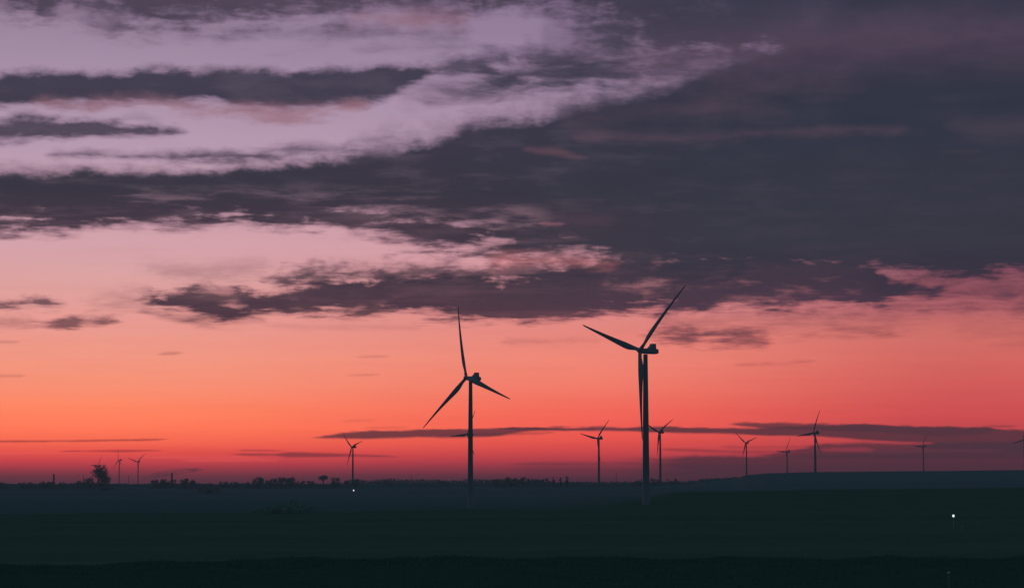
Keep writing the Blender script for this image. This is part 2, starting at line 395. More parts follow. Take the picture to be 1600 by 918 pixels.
sky2 = low(sky2, [(1370, 703, 708), (1440, 702, 706), (1560, 702, 704)], 0.25, (120, 60, 76), 0.05, 0.06)

# above the frame and behind: plain dusk
hor = n.m("SQRT", n.m("ADD", n.m("MULTIPLY", dx, dx), n.m("MULTIPLY", dy, dy)))
fwd = n.m("DIVIDE", dy, n.m("MAXIMUM", hor, 0.001))
over = n.mix(n.rng(n.m("ADD", EL, n.m("MULTIPLY", n_big, 4.0)), 12.0, 30.0, smooth=True), (0.075, 0.070, 0.105, 1), (0.045, 0.070, 0.095, 1))
sky3 = n.mix(n.rng(EL, 11.8, 15.0, smooth=True), sky2, over)
back = n.ramp(n.rng(EL, 0.0, 50.0), [(0.0, (0.016, 0.028, 0.042, 1)), (0.2, (0.022, 0.040, 0.058, 1)), (1.0, (0.045, 0.070, 0.095, 1))])
sky3 = n.mix(n.rng(fwd, 0.1, 0.85, smooth=True), back, sky3)
bg = n.new("ShaderNodeBackground")
nt.links.new(sky3, bg.inputs[0])
bg.inputs[1].default_value = 1.0
SUN_EL, SUN_AZ = math.radians(-1.5), math.radians(-14)
ns = n.new("ShaderNodeTexSky", sky_type="NISHITA")
ns.sun_disc = False
ns.sun_elevation = math.radians(-4.0)
ns.sun_rotation = SUN_AZ
bg2 = n.new("ShaderNodeBackground")
nt.links.new(ns.outputs[0], bg2.inputs[0])
bg2.inputs[1].default_value = 0.05
add = n.new("ShaderNodeAddShader")
nt.links.new(bg.outputs[0], add.inputs[0])
nt.links.new(bg2.outputs[0], add.inputs[1])
wo = n.new("ShaderNodeOutputWorld")
nt.links.new(add.outputs[0], wo.inputs[0])
W.cycles.sampling_method = "MANUAL"
W.cycles.sample_map_resolution = 512

sun_d = bpy.data.lights.new("sun", "SUN")
sun_d.energy = 0.25
sun_d.angle = math.radians(0.5)
sun_d.color = (1.0, 0.45, 0.28)
sun = bpy.data.objects.new("sun", sun_d)
COL.objects.link(sun)
sd = Vector((math.sin(SUN_AZ), math.cos(SUN_AZ), math.tan(math.radians(0.6))))
sun.rotation_euler = sd.to_track_quat("Z", "Y").to_euler()
sun.location = (0, 0, 300)

# ---------------------------------------------------------------- materials


def mat(name, rgb, rough=0.9, spec=0.1, veil=None, noise=None, grad=None):
    m = bpy.data.materials.new(name)
    m.use_nodes = True
    t = m.node_tree
    t.nodes.clear()
    k = N(t)
    b = k.new("ShaderNodeBsdfPrincipled")
    b.inputs["Roughness"].default_value = rough
    b.inputs["Specular IOR Level"].default_value = spec
    col = tuple(rgb) + (1.0,)
    c = k.new("ShaderNodeTexCoord")
    sc, am = noise or (0.6, 0.25)
    f = k.noise(c.outputs["Object"], sc, 5, 0.6)
    col = k.mix(k.rng(f, 0.3, 0.7), tuple(v * (1 - am) for v in rgb) + (1,), tuple(v * (1 + am) for v in rgb) + (1,))
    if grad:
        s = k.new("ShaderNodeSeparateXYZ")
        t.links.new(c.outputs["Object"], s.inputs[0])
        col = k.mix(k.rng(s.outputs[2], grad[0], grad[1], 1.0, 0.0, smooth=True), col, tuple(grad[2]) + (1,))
    k.put(b.inputs["Base Color"], col)
    if veil:                                   # haze painted as surface glow, for light scattered by air before far things
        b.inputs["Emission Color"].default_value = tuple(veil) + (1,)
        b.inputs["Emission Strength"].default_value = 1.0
    o = k.new("ShaderNodeOutputMaterial")
    t.links.new(b.outputs[0], o.inputs[0])
    return m


def lamp_mat(name, rgb, strength):
    m = bpy.data.materials.new(name)
    m.use_nodes = True
    b = m.node_tree.nodes["Principled BSDF"]
    b.inputs["Base Color"].default_value = (0.8, 0.8, 0.8, 1)
    b.inputs["Emission Color"].default_value = tuple(rgb) + (1,)
    b.inputs["Emission Strength"].default_value = strength
    return m


# ---------------------------------------------------------------- object helpers
def tag(o, label=None, cat=None, group=None, kind=None):
    for k, v in (("label", label), ("category", cat), ("group", group), ("kind", kind)):
        if v:
            o[k] = v
    return o


def empty(name, loc, rz=0.0):
    o = bpy.data.objects.new(name, None)
    o.empty_display_size = 2
    COL.objects.link(o)
    o.location = loc
    o.rotation_euler = (0, 0, rz)
    return o


def mesh(name, bm, m, parent=None, smooth=True):
    me = bpy.data.meshes.new(name)
    bmesh.ops.recalc_face_normals(bm, faces=bm.faces)
    bm.to_mesh(me)
    bm.free()
    me.materials.append(m)
    if smooth:
        me.polygons.foreach_set("use_smooth", [True] * len(me.polygons))
        me.set_sharp_from_angle(angle=math.radians(40))
    o = bpy.data.objects.new(name, me)
    COL.objects.link(o)
    if parent:
        o.parent = parent
    return o


def pymesh(name, v, f, m, parent=None):
    me = bpy.data.meshes.new(name)
    me.from_pydata(v, [], f)
    me.materials.append(m)
    o = bpy.data.objects.new(name, me)
    COL.objects.link(o)
    if parent:
        o.parent = parent
    return o


def rings(bm, rows, cap=True):
    """loft closed rings (lists of Vectors)"""
    vs = [[bm.verts.new(p) for p in r] for r in rows]
    for a, b in zip(vs, vs[1:]):
        k = len(a)
        for i in range(k):
            bm.faces.new((a[i], a[(i + 1) % k], b[(i + 1) % k], b[i]))
    if cap:
        bm.faces.new(vs[0][::-1])
        bm.faces.new(vs[-1])


def tube(bm, p, q, r0, r1, k=6):
    p, q = Vector(p), Vector(q)
    d = (q - p).normalized()
    u = d.orthogonal().normalized()
    w = d.cross(u)
    rings(bm, [[c + (u * math.cos(2 * math.pi * i / k) + w * math.sin(2 * math.pi * i / k)) * r for i in range(k)] for c, r in ((p, r0), (q, r1))])


def lathe(bm, prof, k=24, org=(0, 0, 0), axis="Z"):
    rows = []
    for h, r in prof:
        row = []
        for i in range(k):
            a = 2 * math.pi * i / k
            if axis == "Z":
                row.append(Vector(org) + Vector((r * math.cos(a), r * math.sin(a), h)))
            else:                               # axis along -Y
                row.append(Vector(org) + Vector((r * math.cos(a), -h, r * math.sin(a))))
        rows.append(row)
    rings(bm, rows)


# ---------------------------------------------------------------- terrain
DK = np.array([2, 42, 450, 900, 1300, 1450, 1600, 1900, 2500, 3200, 3800, 4500, 5200, 7000, 12000, 30000.0])
PK = np.array([-3000, 0, 400, 800, 1000, 1060, 1140, 1170, 1200, 1280, 1450, 1600, 4000.0])
YT = {  # photo row of the ground, per column, at each distance from 450 m on
    0:    [873, 816, 804, 801.5, 804, 801, 786, 772, 765, 761, 760, 759, 758.6, 758.2],
    400:  [872, 815, 802, 799.5, 802, 799, 785, 772, 765, 761, 760, 759, 758.6, 758.2],
    800:  [871, 813, 795, 792.5, 795, 792, 782, 771, 765, 761, 760, 759, 758.6, 758.2],
    1000: [871, 812, 791, 787.0, 786, 781, 774, 769, 764, 760, 760, 759, 758.6, 758.2],
    1060: [871, 812, 790, 785.5, 783, 776, 767, 768, 763, 757, 758, 758, 758.4, 758.2],
    1140: [871, 812, 789, 784.0, 781, 774, 766, 768, 761, 748.5, 750, 755, 757, 757.8],
    1170: [871, 812, 788, 783.5, 780, 773.5, 765.5, 768, 758, 741, 743, 750, 755, 757.6],
    1200: [871, 812, 788, 783.0, 780, 773, 765, 768, 756, 738.5, 741, 749, 754, 757.6],
    1280: [871, 811, 787, 782.5, 779, 772, 763.5, 767, 754, 736.5, 740, 749, 754, 757.6],
    1450: [870, 811, 786, 781.5, 778, 771, 762, 766, 752, 735, 739, 748, 754, 757.6],
    1600: [869, 810, 786, 781.0, 777, 770, 760.5, 765, 751, 733.5, 738, 748, 754, 757.6],
}
YT[-3000], YT[4000] = YT[0], YT[1600]
ZT = np.array([[0.0, 0.0] + [EYE - d * (y - HOR) / F for d, y in zip(DK[2:], YT[int(p)])] for p in PK])
LD = np.log(DK)


def plain(px, d):
    j = np.clip(np.searchsorted(PK, px) - 1, 0, len(PK) - 2)
    t = np.clip((px - PK[j]) / (PK[j + 1] - PK[j]), 0, 1)
    t = t * t * (3 - 2 * t)
    i = np.clip(np.searchsorted(LD, np.log(d)) - 1, 0, len(LD) - 2)
    u = np.clip((np.log(d) - LD[i]) / (LD[i + 1] - LD[i]), 0, 1)
    a = ZT[j, i] * (1 - u) + ZT[j, i + 1] * u
    b = ZT[j + 1, i] * (1 - u) + ZT[j + 1, i + 1] * u
    return a * (1 - t) + b * t


CRX = np.array([-60, -12.7, -9.3, -8, -7, -4.7, 0, 6, 12.7, 60.0])
CRY = np.array([884, 881, 878, 874.5, 872.5, 870, 869, 870, 869, 868.0])


def height(x, y):
    x, y = np.asarray(x, float), np.asarray(y, float)
    d = np.maximum(y, 2.0)
    zp = plain(800 + x / d * F, d)
    # the rise the viewer stands on
    zc = EYE - 60 * (np.interp(x * 60 / np.maximum(y, 30), CRX, CRY) - HOR) / F
    bump = 0.055 * np.sin(x * 1.7 + y * 0.6) + 0.022 * np.sin(x * 3.1 - y * 1.3 + 1) + 0.015 * np.sin(x * 6.3 + y * 2.2)
    near = zc + np.clip((60 - y) / 60, 0, 1) * 0.15 + bump * 0.6
    s = np.maximum(y - 60, 0)
    k = np.exp(-s / 110.0)
    fade = np.clip((430 - y) / 100, 0, 1)
    k = k * fade * fade * (3 - 2 * fade)
    und = 0.25 * np.sin(x / 90 + 1) * np.sin(y / 130) * np.clip((y - 450) / 300, 0, 1) * np.clip((2500 - y) / 800, 0, 1)
    return np.where(y <= 60, near, near * k + (zp + und) * (1 - k))


def h1(x, y):
    return float(height(np.array([x]), np.array([y]))[0])


def hit(px, py, lo=40.0, hi=20000.0):
    r = ray(px, py)
    d = lo
    while d < hi:
        q = Vector((0, 0, EYE)) + r * (d / r.y)
        if q.z <= h1(q.x, q.y):
            return Vector((q.x, q.y, h1(q.x, q.y)))
        d *= 1.002
    q = Vector((0, 0, EYE)) + r * (hi / r.y)
    return Vector((q.x, q.y, h1(q.x, q.y)))


rows = np.concatenate([np.linspace(-60, 36, 25), np.linspace(37, 59.6, 90), [60.0], np.linspace(60.5, 80, 30), np.geomspace(82, 30000, 330)])
cols = np.linspace(-1, 1, 421)
cols = np.sign(cols) * (np.abs(cols) * 0.45 + 0.55 * np.abs(cols) ** 3)
GX = cols[None, :] * (60 + 0.75 * np.maximum(rows, 0))[:, None]
GY = np.repeat(rows[:, None], len(cols), 1)
GZ = height(GX, GY)
gv = np.stack([GX, GY, GZ], -1).reshape(-1, 3)
nc = len(cols)
ii, jj = np.meshgrid(np.arange(len(rows) - 1), np.arange(nc - 1), indexing="ij")
b0 = (ii * nc + jj).ravel()
gf = np.stack([b0, b0 + 1, b0 + nc + 1, b0 + nc], -1)

gm = bpy.data.materials.new("field_ground")
gm.use_nodes = True
t = gm.node_tree
t.nodes.clear()
k = N(t)
geo = k.new("ShaderNodeNewGeometry")
sp = k.new("ShaderNodeSeparateXYZ")
t.links.new(geo.outputs["Position"], sp.inputs[0])
gx, gy, gz = sp.outputs
wob = k.noise(k.comb(k.m("MULTIPLY", gx, 0.004), k.m("MULTIPLY", gy, 0.0012)), 1.0, 5, 0.6)
tr = k.m("DIVIDE", gx, k.m("MAXIMUM", gy, 10.0))
edge = k.m("ADD", k.rng(tr, 0.035, 0.075, 1480.0, 2540.0, smooth=True), k.m("MULTIPLY", k.m("SUBTRACT", wob, 0.5), 200.0))
far = k.rng(k.m("ADD", k.m("SUBTRACT", gy, edge), k.m("MULTIPLY", k.m("SUBTRACT", k.noise(k.comb(k.m("MULTIPLY", gx, 0.012), k.m("MULTIPLY", gy, 0.0035), 2.0), 1.0, 5, 0.6), 0.5), 900.0)), -420.0, 380.0, smooth=True)
# broad strips of crop and tilled soil
strip = k.noise(k.comb(k.m("MULTIPLY", gx, 0.0006), k.m("MULTIPLY", gy, 0.009)), 1.0, 4, 0.55)
fine = k.noise(k.comb(k.m("MULTIPLY", gx, 0.05), k.m("MULTIPLY", gy, 0.05)), 1.0, 6, 0.65)
tuft = k.noise(geo.outputs["Position"], 1.6, 6, 0.7)
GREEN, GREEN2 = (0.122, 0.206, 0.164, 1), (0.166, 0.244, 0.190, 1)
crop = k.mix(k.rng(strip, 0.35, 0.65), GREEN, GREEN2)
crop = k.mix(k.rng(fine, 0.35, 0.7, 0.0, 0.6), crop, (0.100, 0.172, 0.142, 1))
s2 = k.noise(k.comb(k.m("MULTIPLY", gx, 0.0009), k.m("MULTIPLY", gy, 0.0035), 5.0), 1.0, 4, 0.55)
FAR, FAR2 = (0.208, 0.266, 0.290, 1), (0.236, 0.282, 0.318, 1)  # bluish distance haze painted into the far ground's colour
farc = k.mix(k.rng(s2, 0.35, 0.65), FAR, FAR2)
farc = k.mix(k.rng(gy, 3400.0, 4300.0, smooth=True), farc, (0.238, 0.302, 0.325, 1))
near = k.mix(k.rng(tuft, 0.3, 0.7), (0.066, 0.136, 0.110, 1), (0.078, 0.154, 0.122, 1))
farc = k.mix(k.rng(gy, 1500.0, 3300.0, smooth=True), (0.156, 0.228, 0.218, 1), farc)  # painted haze thickens with distance, darker ground just past the field edge
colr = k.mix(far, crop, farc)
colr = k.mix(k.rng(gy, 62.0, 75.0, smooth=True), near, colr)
bs = k.new("ShaderNodeBsdfPrincipled")
bs.inputs["Roughness"].default_value = 1.0
bs.inputs["Specular IOR Level"].default_value = 0.0
t.links.new(colr, bs.inputs["Base Color"])
bp = k.new("ShaderNodeBump")
bp.inputs["Strength"].default_value = 0.5
bp.inputs["Distance"].default_value = 0.2
t.links.new(tuft, bp.inputs["Height"])
t.links.new(bp.outputs[0], bs.inputs["Normal"])
go = k.new("ShaderNodeOutputMaterial")
t.links.new(bs.outputs[0], go.inputs[0])

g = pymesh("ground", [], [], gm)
me = g.data
me.vertices.add(len(gv))
me.vertices.foreach_set("co", gv.ravel())
me.loops.add(gf.size)
me.loops.foreach_set("vertex_index", gf.ravel().astype(np.int32))
me.polygons.add(len(gf))
me.polygons.foreach_set("loop_start", np.arange(0, gf.size, 4, dtype=np.int32))
me.polygons.foreach_set("loop_total", np.full(len(gf), 4, dtype=np.int32))
me.update(calc_edges=True)
me.validate()
me.polygons.foreach_set("use_smooth", [True] * len(me.polygons))
tag(g, "dark flat farmland with a low rise in front and a long hill far off", kind="structure")

# ---------------------------------------------------------------- grass on the rise
M_grass = mat("dark_grass", (0.145, 0.268, 0.215), 1.0, 0.0, noise=(0.8, 0.12))
v, f = [], []


def blade(x, y, h, lean, w):
    z = h1f(x, y)
    a = random.uniform(0, 2 * math.pi)
    ux, uy = math.cos(a) * w, math.sin(a) * w
    b = random.uniform(0, 2 * math.pi)
    lx, ly = math.cos(b) * lean, math.sin(b) * lean
    i = len(v)
    v.extend([(x - ux, y - uy, z - 0.02), (x + ux, y + uy, z - 0.02), (x + ux * 0.6 + lx * 0.4, y + uy * 0.6 + ly * 0.4, z + h * 0.6), (x - ux * 0.6 + lx * 0.4, y - uy * 0.6 + ly * 0.4, z + h * 0.6), (x + lx, y + ly, z + h)])
    f.extend([(i, i + 1, i + 2, i + 3), (i + 3, i + 2, i + 4)])


tx = []
for c in range(2000):
    y = random.choice((random.uniform(52, 60.6), random.uniform(38, 60.4)))
    tx.append((random.uniform(-0.30, 0.30) * y, y, random.random()))
px_, py_ = [], []
for (x, y, q) in tx:
    cnt = int(6 + 12 * q)
    for _ in range(cnt):
        px_.append(x + random.gauss(0, 0.16))
        py_.append(y + random.gauss(0, 0.14))
zz = height(np.array(px_), np.array(py_))
zi = iter(zz)
h1f = lambda x, y: next(zi)
i = 0
for (x, y, q) in tx:
    for _ in range(int(6 + 12 * q)):
        blade(px_[i], py_[i], random.uniform(0.02, 0.05) + 0.07 * q ** 4 * random.random(), random.uniform(0.01, 0.06), random.uniform(0.004, 0.009))
        i += 1
gr = pymesh("grass", v, f, M_grass)
tag(gr, "short dark grass tufts along the near rise", "grass", kind="stuff")

# ---------------------------------------------------------------- wind turbines
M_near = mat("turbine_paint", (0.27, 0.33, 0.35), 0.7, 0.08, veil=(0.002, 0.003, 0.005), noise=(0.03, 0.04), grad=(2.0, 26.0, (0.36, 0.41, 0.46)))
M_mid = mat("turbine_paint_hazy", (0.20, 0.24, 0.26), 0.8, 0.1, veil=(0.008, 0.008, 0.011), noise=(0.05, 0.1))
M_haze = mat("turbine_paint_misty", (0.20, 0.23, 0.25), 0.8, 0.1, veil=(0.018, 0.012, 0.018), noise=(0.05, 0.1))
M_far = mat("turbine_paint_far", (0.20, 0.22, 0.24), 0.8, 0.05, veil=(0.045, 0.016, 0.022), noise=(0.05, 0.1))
R, HUB, OVER = 57.0, 96.0, 4.4


def blade_mesh(m):
    """a blade of radius R along +Z from the hub centre; rotor axis (upwind) is -Y, it turns clockwise seen from upwind"""
    bm = bmesh.new()
    rows = []
    st = [0.9, 1.8, 3.0, 5.0, 7.5, 10, 12.5, 15.5, 19, 23, 28, 33, 38, 43, 48, 52, 55, 56.4, 57]
    for r in st:
        s = r / R
        if r < 3.2:
            chord, thick, lead = 2.3, 2.3, 0.5
        else:
            ch = np.interp(r, [3, 5, 7.5, 10, 12.5, 15.5, 23, 33, 43, 52, 55, 56.4, 57], [2.3, 2.6, 3.3, 3.9, 4.15, 4.0, 3.2, 2.35, 1.65, 1.05, 0.8, 0.45, 0.12])
            tk = np.interp(r, [3, 5, 7.5, 10, 15.5, 23, 33, 57], [1.0, 0.75, 0.46, 0.36, 0.28, 0.24, 0.21, 0.18])
            chord, thick = ch, ch * tk
            lead = np.interp(r, [3, 10, 20, 57], [0.5, 0.33, 0.30, 0.28])
        tw = math.radians(np.interp(s, [0, 0.2, 0.5, 1.0], [16, 12, 4, 0]))
        off = 0.100 * r - 2.6 * s ** 2.3           # coned upwind, bent back by the wind
        row = []
        for i in range(14):
            a = 2 * math.pi * i / 14
            c = 0.5 * (1 - math.cos(a))            # 0 lead .. 1 trail
            yt = 0.5 * math.sin(a) * (1 - 0.55 * c if r > 3.2 else 1.0)
            xx = (lead - c) * chord                # leading edge towards +X... turned below
            yy = yt * thick
            row.append(Vector((xx * math.cos(tw) + yy * math.sin(tw), -off + yy * math.cos(tw) - xx * math.sin(tw), r)))
        rows.append(row)
    rings(bm, rows)
    return bm


def build_turbine(m):
    root = empty("wind_turbine", (0, 0, 0))
    bm = bmesh.new()
    prof = [(-3.0, 2.2), (0.0, 2.2), (0.02, 2.15), (20, 2.05), (45, 1.85), (70, 1.6), (HUB - 2.2, 1.34)]
    lathe(bm, prof, 28)
    tower = mesh("tower", bm, m, root)
    # nacelle: rounded box, origin on the tower axis at hub height, rotor at -Y
    bm = bmesh.new()
    rows = []
    for yy, w, h, dz in ((-2.7, 1.25, 1.25, 0), (-2.2, 1.55, 1.5, 0), (-1.0, 1.75, 1.68, 0), (2.0, 1.8, 1.72, 0), (7.6, 1.75, 1.70, 0.02), (8.8, 1.65, 1.55, 0.05), (9.6, 1.35, 1.22, 0.05), (9.9, 0.9, 0.8, 0.05)):
        row = []
        for i in range(20):
            a = 2 * math.pi * i / 20
            ca, sa = math.cos(a), math.sin(a)
            e = 0.45
            row.append(Vector((math.copysign(abs(ca) ** e, ca) * w, yy, math.copysign(abs(sa) ** e, sa) * h + dz)))
        rows.append(row)
    rings(bm, rows)
    nac = mesh("nacelle", bm, m, root)
    bm = bmesh.new()                            # cooler fin standing on the rear of the roof
    rows = []
    for zz_, y0, y1, w in ((1.55, 2.2, 7.5, 1.6), (2.4, 3.2, 7.45, 1.55), (3.5, 4.4, 7.4, 1.5), (4.7, 5.0, 7.35, 1.48)):
        rows.append([Vector((-w, y0, zz_)), Vector((w, y0, zz_)), Vector((w, y1, zz_)), Vector((-w, y1, zz_))])
    rings(bm, rows)
    cool = mesh("cooler", bm, m, nac, smooth=False)
    bm = bmesh.new()                            # spinner, origin at the rotor centre
    lathe(bm, [(-1.9, 1.2), (-1.4, 1.6), (0.2, 1.72), (1.2, 1.5), (1.9, 1.05), (2.3, 0.45), (2.42, 0.08)], 24, axis="Y")
    hub = mesh("hub", bm, m, root)
    b0 = mesh("blade", blade_mesh(m), m, root)
    blades = [b0]
    for q in range(2):
        b = b0.copy()
        COL.objects.link(b)
        blades.append(b)
    return root, dict(tower=tower, nacelle=nac, cooler=cool, hub=hub, blades=blades)


TILT = math.radians(5)


def place_turbine(parts_of, first, mats, base, yaw, phase, hubh, scale, label, group):
    root, pt = parts_of
    if not first:
        r2 = root.copy()
        COL.objects.link(r2)
        p2 = {}
        for key in ("tower", "nacelle", "hub"):
            c = pt[key].copy()
            COL.objects.link(c)
            c.parent = r2
            p2[key] = c
        c = pt["cooler"].copy()
        COL.objects.link(c)
        c.parent = p2["nacelle"]
        p2["cooler"] = c
        p2["blades"] = []
        for b in pt["blades"]:
            c = b.copy()
            COL.objects.link(c)
            c.parent = r2
            p2["blades"].append(c)
        root, pt = r2, p2
    root.location = base
    root.rotation_euler = (0, 0, yaw)
    stout = 1.0 if group is None else 1.35
    pt["tower"].scale = (scale * stout, scale * stout, (hubh - 2.0) / (HUB - 2.2))
    pt["nacelle"].location = (0, 0, hubh)
    pt["nacelle"].scale = (scale * stout, scale * (1 + stout) / 2, scale * stout)
    rotor = Vector((0, -OVER * scale, hubh + 0.3 * scale))
    pt["hub"].location = rotor
    pt["hub"].scale = (scale * stout,) * 3
    for q, b in enumerate(pt["blades"]):
        # rotor turned about its axis, then tilted back
        a = phase + q * 2 * math.pi / 3
        M = Matrix.Rotation(-TILT, 4, "X") @ Matrix.Rotation(a, 4, "Y")
        b.location = rotor
        b.rotation_euler = M.to_euler()
        b.scale = (scale * stout, scale, scale)
    pt["hub"].rotation_euler = (-TILT, 0, 0)
    tag(root, label, "wind turbine", group)
    for o in [pt["tower"], pt["nacelle"], pt["cooler"], pt["hub"]] + pt["blades"]:
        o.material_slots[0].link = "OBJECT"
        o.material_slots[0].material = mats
    return root


# photo pixel of the rotor centre, rotor radius in px, yaw, rotor phase
TURB = [
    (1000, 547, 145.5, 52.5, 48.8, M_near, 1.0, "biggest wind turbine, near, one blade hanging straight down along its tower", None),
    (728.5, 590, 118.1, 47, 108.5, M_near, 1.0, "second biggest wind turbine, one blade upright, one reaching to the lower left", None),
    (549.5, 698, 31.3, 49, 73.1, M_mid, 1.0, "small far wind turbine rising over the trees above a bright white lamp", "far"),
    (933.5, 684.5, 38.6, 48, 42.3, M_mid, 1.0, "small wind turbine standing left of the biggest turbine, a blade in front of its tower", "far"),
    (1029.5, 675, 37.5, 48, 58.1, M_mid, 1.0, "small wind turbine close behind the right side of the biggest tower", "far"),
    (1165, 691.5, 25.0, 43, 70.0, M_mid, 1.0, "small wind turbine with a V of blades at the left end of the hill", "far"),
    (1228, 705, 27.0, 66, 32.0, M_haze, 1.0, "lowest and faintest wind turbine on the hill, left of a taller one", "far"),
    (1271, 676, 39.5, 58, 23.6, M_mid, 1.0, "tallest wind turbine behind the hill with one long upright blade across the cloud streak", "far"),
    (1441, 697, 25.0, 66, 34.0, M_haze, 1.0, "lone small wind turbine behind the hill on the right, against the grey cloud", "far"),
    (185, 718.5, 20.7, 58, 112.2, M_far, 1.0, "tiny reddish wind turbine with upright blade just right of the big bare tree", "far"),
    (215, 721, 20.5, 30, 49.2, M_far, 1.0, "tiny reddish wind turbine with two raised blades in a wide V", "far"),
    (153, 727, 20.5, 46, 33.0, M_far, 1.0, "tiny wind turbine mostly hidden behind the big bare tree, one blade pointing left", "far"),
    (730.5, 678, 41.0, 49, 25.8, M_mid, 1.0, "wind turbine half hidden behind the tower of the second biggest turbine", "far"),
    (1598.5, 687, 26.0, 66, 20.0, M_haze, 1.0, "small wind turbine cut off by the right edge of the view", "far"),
]
proto = build_turbine(M_near)
for q, (px, py, rp, yaw, ph, mm, sc, lab, grp) in enumerate(TURB):
    d = F * R / rp
    hubp = at(px, py, d)
    yw = math.radians(yaw)
    # rotor axis points to (-sin, -cos): local -Y turned by -yaw
    base = Vector((hubp.x + math.sin(yw) * OVER, hubp.y + math.cos(yw) * OVER, 0))
    base.z = h1(base.x, base.y)
    place_turbine(proto, q == 0, mm, base, -yw, math.radians(ph), hubp.z - 0.3 - base.z, sc, lab,
                  "wind turbines far off on the plain" if grp else None)

# ---------------------------------------------------------------- trees
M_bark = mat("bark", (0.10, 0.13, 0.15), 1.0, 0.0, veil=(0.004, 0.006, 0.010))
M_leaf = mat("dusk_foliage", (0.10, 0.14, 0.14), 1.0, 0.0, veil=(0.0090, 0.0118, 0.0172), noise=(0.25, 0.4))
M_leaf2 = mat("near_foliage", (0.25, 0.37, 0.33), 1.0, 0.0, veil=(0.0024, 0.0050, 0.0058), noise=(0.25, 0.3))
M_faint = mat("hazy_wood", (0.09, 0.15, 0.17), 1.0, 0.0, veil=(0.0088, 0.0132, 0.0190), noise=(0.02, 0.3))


def leafy(v, f, c, r, cnt, size, rs, squash=0.8):
    for _ in range(cnt):
        u = rs.normal(size=3)
        u /= np.linalg.norm(u)
        p = c + u * r * np.array([1, 1, squash]) * (rs.random() ** 0.42)
        a = rs.normal(size=3)
        a /= np.linalg.norm(a)
        b = np.cross(a, rs.normal(size=3))
        b /= np.linalg.norm(b) + 1e-9
        s = size * rs.uniform(0.5, 1.3)
        i = len(v)
        v += [tuple(p - a * s), tuple(p + b * s * 0.7), tuple(p + a * s), tuple(p - b * s * 0.7)]
        f.append((i, i + 1, i + 2, i + 3))


def limb(bm, p, d, L, r, depth, rs, tips, spread=0.6, curl=0.15):
    segs = 3
    q = np.array(p, float)
    d = d / np.linalg.norm(d)
    for s in range(segs):
        d = d + rs.normal(size=3) * curl
        d[2] += 0.05
        d /= np.linalg.norm(d)
        q2 = q + d * L / segs
        tube(bm, q, q2, r * (1 - s / segs * 0.5), r * (1 - (s + 1) / segs * 0.5), 5)
        q = q2
        if depth > 0 and s >= 1:
            for _ in range(2):
                nd = d + rs.normal(size=3) * spread
                limb(bm, q, nd, L * rs.uniform(0.5, 0.75), r * 0.5, depth - 1, rs, tips, spread, curl)
    tips.append(q)


